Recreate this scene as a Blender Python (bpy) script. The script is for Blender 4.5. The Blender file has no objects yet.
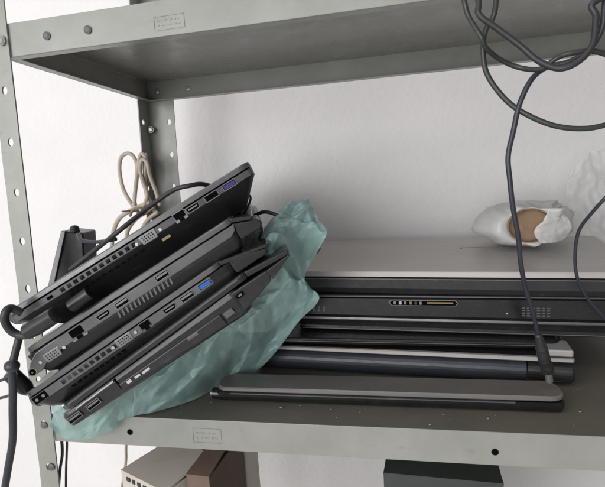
import bpy, bmesh, math, random
from mathutils import Vector, Matrix, noise
random.seed(7)
S = bpy.context.scene
COL = S.collection
R_ = math.radians

# ------------------------------------------------------------------ camera
CAM = Vector((0.40959, -0.44678, 0.24738))
CR = Vector((0.97915245, 0.19318342, -0.06277461))
CU = Vector((0.03652581, 0.13655391, 0.98995904))
CF = Vector((-0.19981579, 0.97161371, -0.12665091))
FPX = 467.303
cam = bpy.data.cameras.new("camera")
co = bpy.data.objects.new("camera", cam); COL.objects.link(co)
mw = Matrix.Identity(4)
for i in range(3):
    mw[i][0] = CR[i]; mw[i][1] = CU[i]; mw[i][2] = -CF[i]; mw[i][3] = CAM[i]
co.matrix_world = mw
cam.sensor_fit = 'HORIZONTAL'; cam.sensor_width = 36
cam.lens = FPX / 605 * 36
cam.shift_x = -(306 - 302.5) / 605; cam.shift_y = (244 - 243.5) / 605
cam.clip_start = 0.01; cam.clip_end = 50
S.camera = co
S.view_settings.view_transform = 'Standard'; S.view_settings.look = 'None'
S.view_settings.exposure = 0.15; S.view_settings.gamma = 1.0

# ------------------------------------------------------------------ light
W = bpy.data.worlds.new("World"); S.world = W; W.use_nodes = True
bg = W.node_tree.nodes["Background"]
bg.inputs[1].default_value = 0.76
_t, _N, _L = W.node_tree, W.node_tree.nodes, W.node_tree.links      # a room lit from its left and front, dimmer to the right
_tc = _N.new('ShaderNodeTexCoord'); _sx = _N.new('ShaderNodeSeparateXYZ'); _L.new(_tc.outputs['Generated'], _sx.inputs[0])
_mr = _N.new('ShaderNodeMapRange'); _mr.inputs[1].default_value = -0.5; _mr.inputs[2].default_value = 0.8; _L.new(_sx.outputs[0], _mr.inputs[0])
_cr = _N.new('ShaderNodeValToRGB'); _cr.color_ramp.elements[0].color = (1.0, 1.0, 1.0, 1); _cr.color_ramp.elements[1].color = (0.20, 0.20, 0.205, 1)
_L.new(_mr.outputs[0], _cr.inputs[0]); _L.new(_cr.outputs[0], bg.inputs[0])

def area(name, loc, target, size, sy, power, col):
    l = bpy.data.lights.new(name, 'AREA'); l.shape = 'RECTANGLE'; l.size = size; l.size_y = sy
    l.energy = power; l.color = col
    o = bpy.data.objects.new(name, l); COL.objects.link(o)
    o.location = loc
    o.rotation_euler = (Vector(target) - Vector(loc)).to_track_quat('-Z', 'Y').to_euler()
    return o
area("window_light", (-0.75, -2.3, 0.45), (0.2, 0.35, 0.17), 2.4, 1.5, 49, (0.985, 0.99, 1.0))
area("ceiling_lamp", (-0.2, -1.1, 1.9), (0.1, 0.2, 0.1), 1.2, 0.5, 4, (1.0, 0.97, 0.94))

# ------------------------------------------------------------------ picture-to-place helpers
def ray(x, y): return CF + CR * ((x - 306) / FPX) - CU * ((y - 244) / FPX)
def at_y(x, y, Y):
    d = ray(x, y); return CAM + d * ((Y - CAM.y) / d.y)
def at_z(x, y, Z):
    d = ray(x, y); return CAM + d * ((Z - CAM.z) / d.z)
def at_pl(x, y, P, n):
    d = ray(x, y); return CAM + d * ((Vector(P) - CAM).dot(n) / d.dot(n))

# ------------------------------------------------------------------ materials
def nt(m):
    m.use_nodes = True; t = m.node_tree; return t, t.nodes, t.links
def mat(name, col, rough=0.5, metal=0.0, var=0.12, scale=30, bump=0.0, bscale=200, dust=0.0,
        dustcol=(0.45, 0.42, 0.38), spec=0.5, col2=None, trans=0.0, coat=0.0, rvar=0.12, stretch=None, scuff=0.0, scuffcol=(0.1, 0.1, 0.1), scuffscale=(18, 60, 60)):
    m = bpy.data.materials.new(name); t, N, L = nt(m)
    b = N["Principled BSDF"]
    tc = N.new('ShaderNodeTexCoord'); src = tc.outputs['Object']
    if stretch:
        mp = N.new('ShaderNodeMapping'); mp.inputs['Scale'].default_value = stretch
        L.new(src, mp.inputs[0]); src = mp.outputs[0]
    n1 = N.new('ShaderNodeTexNoise'); n1.inputs['Scale'].default_value = scale; n1.inputs['Detail'].default_value = 6
    n1.inputs['Roughness'].default_value = 0.65
    L.new(src, n1.inputs['Vector'])
    r = N.new('ShaderNodeValToRGB')
    c = Vector(col); c2 = Vector(col2) if col2 else c * (1 + var)
    r.color_ramp.elements[0].position = 0.32; r.color_ramp.elements[1].position = 0.68
    r.color_ramp.elements[0].color = (*(c * (1 - var)), 1); r.color_ramp.elements[1].color = (*c2, 1)
    L.new(n1.outputs['Fac'], r.inputs[0]); out = r.outputs[0]
    rr = N.new('ShaderNodeMapRange'); rr.inputs[3].default_value = max(0.02, rough - rvar); rr.inputs[4].default_value = min(1, rough + rvar)
    n2 = N.new('ShaderNodeTexNoise'); n2.inputs['Scale'].default_value = scale * 3.3; n2.inputs['Detail'].default_value = 5
    L.new(src, n2.inputs['Vector']); L.new(n2.outputs['Fac'], rr.inputs[0]); rout = rr.outputs[0]
    if dust > 0:
        n3 = N.new('ShaderNodeTexNoise'); n3.inputs['Scale'].default_value = 420; n3.inputs['Detail'].default_value = 3
        L.new(tc.outputs['Object'], n3.inputs['Vector'])
        rp = N.new('ShaderNodeValToRGB'); rp.color_ramp.elements[0].position = 0.60; rp.color_ramp.elements[1].position = 0.78
        L.new(n3.outputs['Fac'], rp.inputs[0])
        n4 = N.new('ShaderNodeTexNoise'); n4.inputs['Scale'].default_value = 14; n4.inputs['Detail'].default_value = 5
        L.new(tc.outputs['Object'], n4.inputs['Vector'])
        ad = N.new('ShaderNodeMath'); ad.operation = 'MULTIPLY'
        L.new(rp.outputs[0], ad.inputs[0]); L.new(n4.outputs['Fac'], ad.inputs[1])
        a2 = N.new('ShaderNodeMath'); a2.operation = 'MULTIPLY_ADD'; a2.inputs[1].default_value = dust * 2.0
        L.new(ad.outputs[0], a2.inputs[0])
        a3 = N.new('ShaderNodeMath'); a3.operation = 'MULTIPLY'; a3.inputs[1].default_value = dust * 0.35
        L.new(n4.outputs['Fac'], a3.inputs[0]); L.new(a3.outputs[0], a2.inputs[2]); a2.use_clamp = True
        mx = N.new('ShaderNodeMix'); mx.data_type = 'RGBA'; mx.inputs[7].default_value = (*dustcol, 1)
        L.new(a2.outputs[0], mx.inputs[0]); L.new(out, mx.inputs[6]); out = mx.outputs[2]
    if scuff > 0:
        mp2 = N.new('ShaderNodeMapping'); mp2.inputs['Scale'].default_value = scuffscale; mp2.inputs['Rotation'].default_value = (0.2, 0.15, 0.3)
        L.new(tc.outputs['Object'], mp2.inputs[0])
        n5 = N.new('ShaderNodeTexNoise'); n5.inputs['Scale'].default_value = 1.0; n5.inputs['Detail'].default_value = 8; n5.inputs['Roughness'].default_value = 0.7
        L.new(mp2.outputs[0], n5.inputs['Vector'])
        r5 = N.new('ShaderNodeValToRGB'); r5.color_ramp.elements[0].position = 0.60; r5.color_ramp.elements[1].position = 0.70
        r5.color_ramp.elements[1].color = (scuff, scuff, scuff, 1); L.new(n5.outputs['Fac'], r5.inputs[0])
        m5 = N.new('ShaderNodeMix'); m5.data_type = 'RGBA'; m5.inputs[7].default_value = (*scuffcol, 1)
        L.new(r5.outputs[0], m5.inputs[0]); L.new(out, m5.inputs[6]); out = m5.outputs[2]
    L.new(out, b.inputs['Base Color']); L.new(rout, b.inputs['Roughness'])
    b.inputs['Metallic'].default_value = metal
    b.inputs['Specular IOR Level'].default_value = spec
    b.inputs['Coat Weight'].default_value = coat
    b.inputs['Transmission Weight'].default_value = trans
    if bump > 0:
        nb = N.new('ShaderNodeTexNoise'); nb.inputs['Scale'].default_value = bscale; nb.inputs['Detail'].default_value = 4
        L.new(tc.outputs['Object'], nb.inputs['Vector'])
        bp = N.new('ShaderNodeBump'); bp.inputs['Strength'].default_value = bump; bp.inputs['Distance'].default_value = 0.002
        L.new(nb.outputs['Fac'], bp.inputs['Height']); L.new(bp.outputs[0], b.inputs['Normal'])
    return m
def film(name, col, opacity, rough=0.25, tl=0.4):
    """thin plastic film: glossy coat over a mix of pass-through and translucent"""
    m = mat(name, col, rough, var=0.1, scale=25, bump=0.12, bscale=160, rvar=0.05)
    t, N, L = nt(m); b = N["Principled BSDF"]; o = N["Material Output"]
    tr = N.new('ShaderNodeBsdfTranslucent'); tr.inputs[0].default_value = (*col, 1)
    m1 = N.new('ShaderNodeMixShader'); m1.inputs[0].default_value = tl
    L.new(b.outputs[0], m1.inputs[1]); L.new(tr.outputs[0], m1.inputs[2])
    tp = N.new('ShaderNodeBsdfTransparent'); tp.inputs[0].default_value = (*[0.5 + 0.5 * c for c in col], 1)
    m2 = N.new('ShaderNodeMixShader'); m2.inputs[0].default_value = opacity
    L.new(tp.outputs[0], m2.inputs[1]); L.new(m1.outputs[0], m2.inputs[2]); L.new(m2.outputs[0], o.inputs[0])
    return m

M = {}
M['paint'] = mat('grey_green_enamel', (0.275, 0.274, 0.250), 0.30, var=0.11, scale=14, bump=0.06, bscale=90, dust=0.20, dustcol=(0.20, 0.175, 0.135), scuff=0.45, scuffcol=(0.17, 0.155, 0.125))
M['shelf_top'] = mat('dusty_enamel', (0.135, 0.122, 0.10), 0.5, var=0.16, scale=7, dust=0.35, dustcol=(0.24, 0.20, 0.15), bump=0.08, bscale=300, scuff=0.5, scuffcol=(0.21, 0.18, 0.14), scuffscale=(9, 30, 30))  # dust is real; base also darkened to carry shade over the shelf
M['zinc'] = mat('zinc_bolt', (0.42, 0.40, 0.37), 0.38, metal=0.8)
M['darkbolt'] = mat('dark_bolt', (0.12, 0.115, 0.11), 0.5, metal=0.4)
M['wall'] = mat('plaster', (0.79, 0.765, 0.76), 0.85, var=0.035, scale=4, bump=0.5, bscale=130)
M['black'] = mat('black_plastic', (0.008, 0.008, 0.009), 0.34, var=0.3, dust=0.035, scuff=0.10, scuffcol=(0.2, 0.2, 0.2), scuffscale=(40, 200, 200), bump=0.08, bscale=1500)
M['gloss'] = mat('gloss_black', (0.010, 0.010, 0.011), 0.18, var=0.2, dust=0.05, scuff=0.10, scuffcol=(0.2, 0.2, 0.2), scuffscale=(30, 160, 160), rvar=0.07)
M['char'] = mat('charcoal_plastic', (0.019, 0.019, 0.021), 0.28, var=0.15, dust=0.035, scuff=0.14, scuffcol=(0.22, 0.22, 0.22), scuffscale=(30, 160, 160), bump=0.06, bscale=1500)
M['grey'] = mat('grey_plastic', (0.115, 0.114, 0.118), 0.28, var=0.12, dust=0.05, scuff=0.2, scuffcol=(0.03, 0.03, 0.03), scuffscale=(50, 200, 200), metal=0.2)
M['lidgrey'] = mat('grey_lid_edge', (0.15, 0.15, 0.155), 0.22, var=0.12, dust=0.04, metal=0.5, scuff=0.2, scuffcol=(0.03, 0.03, 0.03), scuffscale=(40, 200, 200))  # grey lightened to paint in the highlight along lid edges
M['silver'] = mat('silver_lid', (0.43, 0.405, 0.39), 0.40, var=0.05, scale=6, metal=0.25, dust=0.06, stretch=(1, 8, 1))
M['stripgrey'] = mat('dusty_grey_lid', (0.19, 0.175, 0.165), 0.42, var=0.08, metal=0.3, dust=0.15)
M['bluegrey'] = mat('blue_black_battery', (0.030, 0.034, 0.046), 0.38, var=0.2, dust=0.05)
M['bright'] = mat('bright_trim', (0.62, 0.60, 0.58), 0.28, metal=0.8)
M['port'] = mat('port_metal', (0.19, 0.187, 0.185), 0.38, metal=0.6)
M['rim'] = mat('port_rim', (0.17, 0.17, 0.17), 0.35, metal=0.5)
M['hole'] = mat('port_dark', (0.003, 0.003, 0.003), 0.9, spec=0.05, rvar=0.02)
M['strip'] = mat('side_strip_grey', (0.060, 0.060, 0.065), 0.28, var=0.15, dust=0.06)
M['usb3'] = mat('blue_usb', (0.02, 0.12, 0.50), 0.4)
M['usb3v'] = mat('violet_usb', (0.035, 0.025, 0.16), 0.4)
M['brass'] = mat('contact_brass', (0.24, 0.17, 0.09), 0.45, metal=0.6)
M['white'] = mat('pale_print', (0.50, 0.50, 0.50), 0.5)
M['dustgrey'] = mat('dust_grey', (0.30, 0.29, 0.27), 0.9)
M['ink'] = mat('dark_print', (0.03, 0.03, 0.03), 0.5)
M['rubber'] = mat('cable_rubber', (0.020, 0.020, 0.023), 0.45, var=0.2, dust=0.06)
M['rubber_g'] = mat('greenish_cable', (0.022, 0.027, 0.024), 0.42, var=0.2, dust=0.08)
M['rubber_b'] = mat('blue_black_cable', (0.020, 0.023, 0.033), 0.40, var=0.2, dust=0.05)
M['beige'] = mat('beige_cable', (0.42, 0.36, 0.29), 0.5, var=0.12)
M['teal'] = film('teal_plastic_film', (0.40, 0.60, 0.58), 0.80, 0.10, 0.28)
M['pfilm'] = film('white_plastic_film', (0.84, 0.84, 0.83), 0.88, 0.3, 0.35)
M['clear'] = film('clear_plastic_film', (0.86, 0.86, 0.85), 0.42, 0.3, 0.3)
M['card'] = mat('brown_cardboard', (0.27, 0.175, 0.11), 0.8, var=0.15, scale=60, bump=0.2)
M['carton'] = mat('beige_carton', (0.55, 0.50, 0.44), 0.8, var=0.05, scale=20)
M['browncard'] = mat('dark_carton', (0.16, 0.11, 0.085), 0.8)
M['green'] = mat('green_box', (0.040, 0.047, 0.043), 0.6)
M['floor'] = mat('grey_floor', (0.68, 0.67, 0.65), 0.7)

# ------------------------------------------------------------------ object helpers
def link(name, me, parent=None, m=None, smooth=False):
    o = bpy.data.objects.new(name, me); COL.objects.link(o)
    if m is not None:
        for k in (m if isinstance(m, (list, tuple)) else [m]): me.materials.append(M[k] if isinstance(k, str) else k)
    if smooth:
        for p in me.polygons: p.use_smooth = True
    if parent: o.parent = parent
    return o
def tag(o, label, cat, group=None, kind=None):
    if label: o['label'] = label
    if cat: o['category'] = cat
    if group: o['group'] = group
    if kind: o['kind'] = kind
    return o
def empty(name, mat4, label, cat, group=None):
    o = bpy.data.objects.new(name, None); COL.objects.link(o); o.empty_display_size = 0.02
    o.matrix_world = mat4; return tag(o, label, cat, group)
def T(x=0, y=0, z=0): return Matrix.Translation((x, y, z))
class MB:
    def __init__(s): s.bm = bmesh.new()
    def add(s, vs, fs, mi=0):
        v = [s.bm.verts.new(p) for p in vs]
        for f in fs:
            try: q = s.bm.faces.new([v[i] for i in f]); q.material_index = mi
            except ValueError: pass
    def box(s, x0, x1, y0, y1, z0, z1, mi=0):
        s.add([(x, y, z) for z in (z0, z1) for y in (y0, y1) for x in (x0, x1)],
              [(0, 2, 3, 1), (4, 5, 7, 6), (0, 1, 5, 4), (2, 6, 7, 3), (0, 4, 6, 2), (1, 3, 7, 5)], mi)
    def loft(s, rings, mi=0, cap=True):
        n = len(rings[0]); vs = [p for r in rings for p in r]; fs = []
        for k in range(len(rings) - 1):
            for i in range(n):
                j = (i + 1) % n; fs.append((k * n + i, k * n + j, (k + 1) * n + j, (k + 1) * n + i))
        if cap: fs.append(tuple(range(n))[::-1]); fs.append(tuple(range((len(rings) - 1) * n, len(rings) * n)))
        s.add(vs, fs, mi)
    def cyl(s, c, ax, r, h, n=20, mi=0, r2=None):
        ax = Vector(ax).normalized(); a = ax.orthogonal().normalized(); b = ax.cross(a); c = Vector(c)
        r2 = r if r2 is None else r2
        s.loft([[c + a * (q * math.cos(2 * math.pi * i / n)) + b * (q * math.sin(2 * math.pi * i / n)) + ax * (k * h) for i in range(n)]
                for k, q in ((0, r), (1, r2))], mi)
    def ball(s, c, r, sc=(1, 1, 1), n=16, mi=0):
        rings = []
        for k in range(1, 10):
            a = math.pi * k / 10
            rings.append([Vector(c) + Vector((r * math.sin(a) * math.cos(2 * math.pi * i / n) * sc[0], r * math.sin(a) * math.sin(2 * math.pi * i / n) * sc[1], -r * math.cos(a) * sc[2])) for i in range(n)])
        s.loft(rings, mi)
    def tube(s, pts, r, n=12, mi=0, sub=8, rad=None):
        P = smooth_path(pts, sub); m = len(P); rings = []; up = None
        for i in range(m):
            t = (P[min(i + 1, m - 1)] - P[max(i - 1, 0)]).normalized()
            if up is None: up = t.orthogonal().normalized()
            up = (up - t * up.dot(t)).normalized(); b = t.cross(up)
            q = rad(i / (m - 1)) if rad else r
            rings.append([P[i] + up * (q * math.cos(2 * math.pi * k / n)) + b * (q * math.sin(2 * math.pi * k / n)) for k in range(n)])
        s.loft(rings, mi)
    def build(s, name, m, parent=None, smooth=False, bevel=0.0, seg=2):
        bmesh.ops.recalc_face_normals(s.bm, faces=s.bm.faces)
        me = bpy.data.meshes.new(name); s.bm.to_mesh(me); s.bm.free()
        o = link(name, me, parent, m, smooth)
        if bevel:
            b = o.modifiers.new('bevel', 'BEVEL'); b.width = bevel; b.segments = seg; b.limit_method = 'ANGLE'; b.angle_limit = R_(40)
            b.harden_normals = False
        return o
def smooth_path(pts, sub):
    P = [Vector(p) for p in pts]; Q = [P[0] * 2 - P[1]] + P + [P[-1] * 2 - P[-2]]; out = []
    for i in range(1, len(Q) - 2):
        for k in range(sub):
            t = k / sub; a, b, c, d = Q[i - 1], Q[i], Q[i + 1], Q[i + 2]
            out.append(0.5 * ((2 * b) + (c - a) * t + (2 * a - 5 * b + 4 * c - d) * t * t + (3 * b - a - 3 * c + d) * t ** 3))
    out.append(P[-1]); return out
def rrect(L, D, r, inset, z, n=6, wedge=0.0):
    """rounded rectangle x 0..L, y 0..D shrunk by inset"""
    x0, x1, y0, y1 = inset, L - inset, inset, D - inset; r = max(r - inset * 0.5, 0.001); out = []
    for cx, cy, a0 in ((x1 - r, y0 + r, -90), (x1 - r, y1 - r, 0), (x0 + r, y1 - r, 90), (x0 + r, y0 + r, 180)):
        for k in range(n + 1):
            a = R_(a0 + 90 * k / n); x = cx + r * math.cos(a)
            out.append(Vector((x, cy + r * math.sin(a), z + wedge * x / L)))
    return out
def slab(mb, L, D, r, layers, mi=0):
    """layers: (z, inset[, wedge]) from bottom to top"""
    mb.loft([rrect(L, D, r, l[1], l[0], wedge=(l[2] if len(l) > 2 else 0)) for l in layers], mi)

# ------------------------------------------------------------------ setting
b = MB(); b.add([(-3, 0.412, -1.2), (3, 0.412, -1.2), (3, 0.412, 2.2), (-3, 0.412, 2.2), (-3, 0.5, -1.2), (3, 0.5, -1.2), (3, 0.5, 2.2), (-3, 0.5, 2.2)],
               [(0, 1, 2, 3), (4, 7, 6, 5), (0, 3, 7, 4), (1, 5, 6, 2), (3, 2, 6, 7), (0, 4, 5, 1)])
tag(b.build('wall', 'wall'), 'white bumpy plaster wall behind the metal shelving', 'wall', kind='structure')
b = MB(); b.box(-3, 3, -3, 0.412, -1.24, -1.2)
tag(b.build('floor', 'floor'), 'grey floor under the shelving', 'floor', kind='structure')

# ---- metal shelving: posts, shelves with lips, bolts
WX, DY, HZ, HU = 0.92, 0.30, 0.3999, 0.0337
KX = -0.0274
unit = empty('metal_shelving', T(0, 0, 0), 'grey-green metal shelving with perforated angle posts and dusty shelves', 'shelving')
def holed_strip(w, z0, z1, holes, rx, rz, hc=None, nseg=16):
    """face in x(0..w), z with elliptical holes at (x,z); returns verts, faces in 2D cells"""
    vs, fs = [], []
    def V(x, z): vs.append((x, z)); return len(vs) - 1
    holes = sorted(h for h in holes if z0 + 0.02 < h < z1 - 0.02)
    z = z0; cells = []
    for h in holes:
        a, c = h - 0.011, h + 0.011
        if a > z: cells.append((z, a, None))
        cells.append((a, c, h)); z = c
    cells.append((z, z1, None))
    for a, c, h in cells:
        if h is None: i = [V(0, a), V(w, a), V(w, c), V(0, c)]; fs.append(tuple(i)); continue
        cx = hc or w * 0.5; outer, inner = [], []
        for k in range(nseg):
            t = 2 * math.pi * (k + 0.5) / nseg; ct, st = math.cos(t), math.sin(t)
            q = min((cx if ct < 0 else w - cx) / abs(ct) if abs(ct) > 1e-6 else 9, 0.011 / abs(st) if abs(st) > 1e-6 else 9)
            outer.append((cx + ct * q, h + st * q)); inner.append(V(cx + rx * ct, h + rz * st))
        # outer ring with corners inserted
        oi = [V(*p) for p in outer]
        cor = {}
        for (X, Z) in ((w, c), (0, c), (0, a), (w, a)): cor[(X, Z)] = V(X, Z)
        for k in range(nseg):
            j = (k + 1) % nseg; p, q = outer[k], outer[j]; extra = None
            if not (abs(p[0] - q[0]) < 1e-7 or abs(p[1] - q[1]) < 1e-7):
                X = w if p[0] + q[0] > 2 * cx else 0; Z = c if p[1] + q[1] > 2 * h else a; extra = cor[(X, Z)]
            fs.append((inner[k], oi[k]) + ((extra,) if extra is not None else ()) + (oi[j], inner[j]))
    return vs, fs
def post(name, x, y, sx, sy, wf, ws, zh, hf=None, hs_=None):
    """angle post with its corner at (x,y); flange wf along sx*X, ws along sy*Y; racks slightly like the photographed unit"""
    b = MB(); z0, z1 = -1.2, 0.62
    hs = [zh - 0.054 * k for k in range(-5, 32)]
    for kind, w in (('f', wf), ('s', ws)):
        vs, fs = holed_strip(w, z0, z1, hs, 0.0034, 0.0046, hf if kind == 'f' else hs_)
        if kind == 'f': P = [(x + sx * u + KX * (HZ - z), y, z) for u, z in vs]
        else: P = [(x + KX * (HZ - z), y + sy * u, z) for u, z in vs]
        b.add(P, fs)
    bmesh.ops.remove_doubles(b.bm, verts=b.bm.verts, dist=1e-5)
    o = b.build(name, 'paint', unit)
    s = o.modifiers.new('thick', 'SOLIDIFY'); s.thickness = 0.0018; s.offset = 0
    return o
post('post', -0.0105, -0.0016, 1, 1, 0.0240, 0.010, 0.4203, 0.0128)
post('post', -0.0005, DY + 0.0016, 1, -1, 0.046, 0.034, 0.3654, 0.036, 0.022)
post('post', WX + 0.0005, -0.0016, -1, 1, 0.0240, 0.010, 0.4203)
post('post', WX + 0.0005, DY + 0.0016, -1, -1, 0.046, 0.030, 0.3654)
def shelf(z, lip, zl, top='shelf_top', embx=None):
    """z: plane of lower lip edge ; lip heights ; plate sits at z+lip top"""
    xo = 0.001
    b = MB(); t = 0.0012; r = 0.002
    zt = z + lip
    # plate
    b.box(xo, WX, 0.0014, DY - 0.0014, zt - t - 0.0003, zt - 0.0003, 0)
    # front lip and its small return, rear lip, side lips
    for y0, y1, yr0, yr1 in ((0, t, t + .0002, 0.012), (DY - t, DY, DY - 0.012, DY - t - .0002)):
        b.box(xo, WX, y0, y1, z, zt, 1); b.box(xo, WX, yr0, yr1, z, z + t, 1)
    for x0, x1, xr0, xr1 in ((xo, xo + t, xo + t + .0002, xo + 0.012), (WX - t, WX, WX - 0.012, WX - t - .0002)):
        b.box(x0, x1, 0.0125, DY - 0.0125, z + .0002, zt - 0.0016, 1); b.box(xr0, xr1, 0.0125, DY - 0.0125, z + 0.0002, z + t, 1)
    o = b.build('shelf', [top, 'paint'], unit, bevel=0.0006, seg=2)
    return o
sh_up = shelf(HZ, HU, 0, 'paint')
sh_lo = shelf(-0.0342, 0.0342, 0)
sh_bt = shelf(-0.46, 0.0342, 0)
def bolt_or_hole(p, ax, r=0.0035, m='darkbolt', parent=None, h=0.002, nm='bolt'):
    b = MB(); p = Vector(p); ax = Vector(ax)
    b.cyl(p, ax, r, h * 0.6, 18); b.cyl(p + ax * h * 0.6, ax, r * 0.92, h * 0.4, 18, r2=r * 0.55)
    return b.build(nm, m, parent or unit)
for px, py in ((47, 36), (88, 30)): bolt_or_hole(at_y(px, py, -0.0002), (0, -1, 0), 0.0042, 'darkbolt')
for px, py in ((130, 432), (495, 452)): bolt_or_hole(at_y(px, py, -0.0002), (0, -1, 0), 0.0034, 'hole', h=0.0006, nm='bolt_hole')
bolt_or_hole(at_y(2.0, 41, -0.003), (0, -1, 0), 0.0050, 'paint', h=0.003)
bolt_or_hole(at_y(44.4, 425, -0.003), (0, -1, 0), 0.0042, 'darkbolt', h=0.002)
bolt_or_hole(at_y(51.5, 466.6, -0.003), (0, -1, 0), 0.0046, 'darkbolt', h=0.002)
bolt_or_hole(at_y(157, 91.5, DY - 0.0015), (0, -1, 0), 0.0042, 'bright', h=0.002)  # bright disc painted in for a lip hole that shows light through
bolt_or_hole(at_y(188, 88.5, DY - 0.0015), (0, -1, 0), 0.0036, 'zinc', h=0.0012)  # metal disc standing in for the next lip hole
bolt_or_hole(at_y(144, 128, DY - 0.0125), (1, -.2, 0), 0.006, 'zinc', h=0.004)
bolt_or_hole(at_y(151, 130, DY - 0.0075), (0.2, -1, 0), 0.005, 'zinc', h=0.004)
# pressed maker's plate outlines in the front lips (illegible in the photo)
def emboss(px0, px1, py0, py1):
    a = at_y(px0, py0, 0); c = at_y(px1, py1, 0); b = MB(); w, h = c.x - a.x, a.z - c.z; t = 0.0007
    x0, z0 = a.x, c.z
    for q in ((x0, x0 + w, z0, z0 + t), (x0, x0 + w, z0 + h - t, z0 + h), (x0, x0 + t, z0 + t, z0 + h - t), (x0 + w - t, x0 + w, z0 + t, z0 + h - t)):
        b.box(q[0], q[1], -0.0005, 0.0003, q[2], q[3])
    for k, zz in enumerate((0.3, 0.62)):
        for i in range(6):
            xa = x0 + w * (0.12 + 0.13 * i); b.box(xa, xa + w * (0.09 if (i + k) % 3 else 0.05), -0.0004, 0.0003, z0 + h * zz, z0 + h * (zz + 0.10))
    b.build('embossed_mark', 'paint', unit)
emboss(192, 222, 428, 444)
emboss(153, 185, 17, 27)

# ------------------------------------------------------------------ laptops: parts
def frame(P, e, d):
    e = Vector(e).normalized(); d = Vector(d); d = (d - e * d.dot(e)).normalized(); w = e.cross(d)
    m = Matrix.Identity(4)
    for i in range(3): m[i][0] = e[i]; m[i][1] = d[i]; m[i][2] = w[i]; m[i][3] = P[i]
    return m
def pbox(name, root, u, w, du, dw, m, y0=-0.0006, y1=0.001, bevel=0, yy=0):
    b = MB(); b.box(u - du / 2, u + du / 2, y0 + yy, y1 + yy, w - dw / 2, w + dw / 2)
    return b.build(name, m, root, bevel=bevel)
def usb(root, u, w, tongue='port', yy=0):
    """metal rim, dark mouth, coloured tongue"""
    b = MB(); L, H, t = 0.0145, 0.0064, 0.0007; y0 = -0.0010 + yy
    for q in ((-L / 2, L / 2, -H / 2, -H / 2 + t), (-L / 2, L / 2, H / 2 - t, H / 2), (-L / 2, -L / 2 + t, -H / 2 + t, H / 2 - t), (L / 2 - t, L / 2, -H / 2 + t, H / 2 - t)):
        b.box(u + q[0], u + q[1], y0, 0.001 + yy, w + q[2], w + q[3])
    o = b.build('usb_port', 'rim', root)
    pbox('port_cavity', o, u, w, L - 2 * t, H - 2 * t, 'hole', -0.0008, 0.001, yy=yy)
    pbox('port_tongue', o, u, w + 0.0008, L - 4 * t, 0.0018, tongue, -0.0009, 0.001, yy=yy)
    return o
def usb_blue(root, u, w, col):
    o = usb(root, u, w, col)
    pbox('port_tongue', o, u, w - 0.0012, 0.0115, 0.0018, col, -0.00088, 0.001)
def trap(u, w, a, c, h, y):
    return [Vector((u - a / 2, y, w + h / 2)), Vector((u + a / 2, y, w + h / 2)), Vector((u + c / 2, y, w - h / 2)), Vector((u - c / 2, y, w - h / 2))]
def vga(root, u, w):
    b = MB(); b.loft([trap(u, w, 0.0185, 0.0160, 0.0092, 0.001), trap(u, w, 0.0185, 0.0160, 0.0092, -0.0009)])
    o = b.build('vga_port', 'port', root, bevel=0.0016, seg=3)
    b = MB()
    for r in range(3):
        for k in range(5): b.cyl((u - 0.0050 + k * 0.0025 + (r - 1) * 0.0003 * (1 if r != 1 else 2), -0.00085, w + 0.0022 - r * 0.0022), (0, -1, 0), 0.00062, 0.0003, 8)
    b.build('pin_holes', 'hole', o)
    for k in (-1, 1):
        b = MB(); b.cyl((u + k * 0.0128, -0.0002, w), (0, -1, 0), 0.0017, 0.0010, 6); b.build('screw_post', 'zinc', o)
def hdmi(root, u, w):
    b = MB(); b.loft([trap(u, w, 0.0150, 0.0120, 0.0058, 0.001), trap(u, w, 0.0150, 0.0120, 0.0058, -0.0008)])
    o = b.build('hdmi_port', 'rim', root)
    b = MB(); b.loft([trap(u, w, 0.0136, 0.0108, 0.0045, 0.001), trap(u, w, 0.0136, 0.0108, 0.0045, -0.0009)]); b.build('port_cavity', 'hole', o)
    pbox('port_tongue', o, u, w + 0.0002, 0.0095, 0.0012, 'port', -0.0011, 0.001)
def rj45(root, u, w, s=1.0):
    b = MB(); b.box(u - 0.0078 * s, u + 0.0078 * s, -0.0004, 0.001, w - 0.006 * s, w + 0.006 * s)
    o = b.build('ethernet_port', 'port', root)
    b = MB()
    b.box(u - 0.0066 * s, u + 0.0066 * s, -0.0007, 0.001, w - 0.0025 * s, w + 0.005 * s); b.box(u - 0.0032 * s, u + 0.0032 * s, -0.00072, 0.001, w - 0.006 * s, w - 0.0026 * s)
    b.build('port_cavity', 'hole', o)
    return o
def vents(root, u0, u1, w, n, hw, hh, m='hole', slant=0.0, yy=0.0, name='vent'):
    b = MB(); p = (u1 - u0) / n
    for k in range(n):
        u = u0 + p * (k + 0.5); y = -0.0004 + yy
        q = [Vector((u - hw / 2 + slant, y, w + hh / 2)), Vector((u + hw / 2 + slant, y, w + hh / 2)), Vector((u + hw / 2 - slant, y, w - hh / 2)), Vector((u - hw / 2 - slant, y, w - hh / 2))]
        b.loft([[v + Vector((0, 0.0014, 0)) for v in q], q])
    return b.build(name, m, root)
def jack(root, u, w):
    b = MB(); b.cyl((u, 0.001, w), (0, -1, 0), 0.0042, 0.0018, 24); o = b.build('power_jack', 'port', root)
    b = MB(); b.cyl((u, -0.0004, w), (0, -1, 0), 0.0031, 0.0006, 20); b.build('port_cavity', 'hole', o)
    b = MB(); b.cyl((u, -0.0008, w), (0, -1, 0), 0.0008, 0.0006, 10); b.build('centre_pin', 'brass', o)

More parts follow.
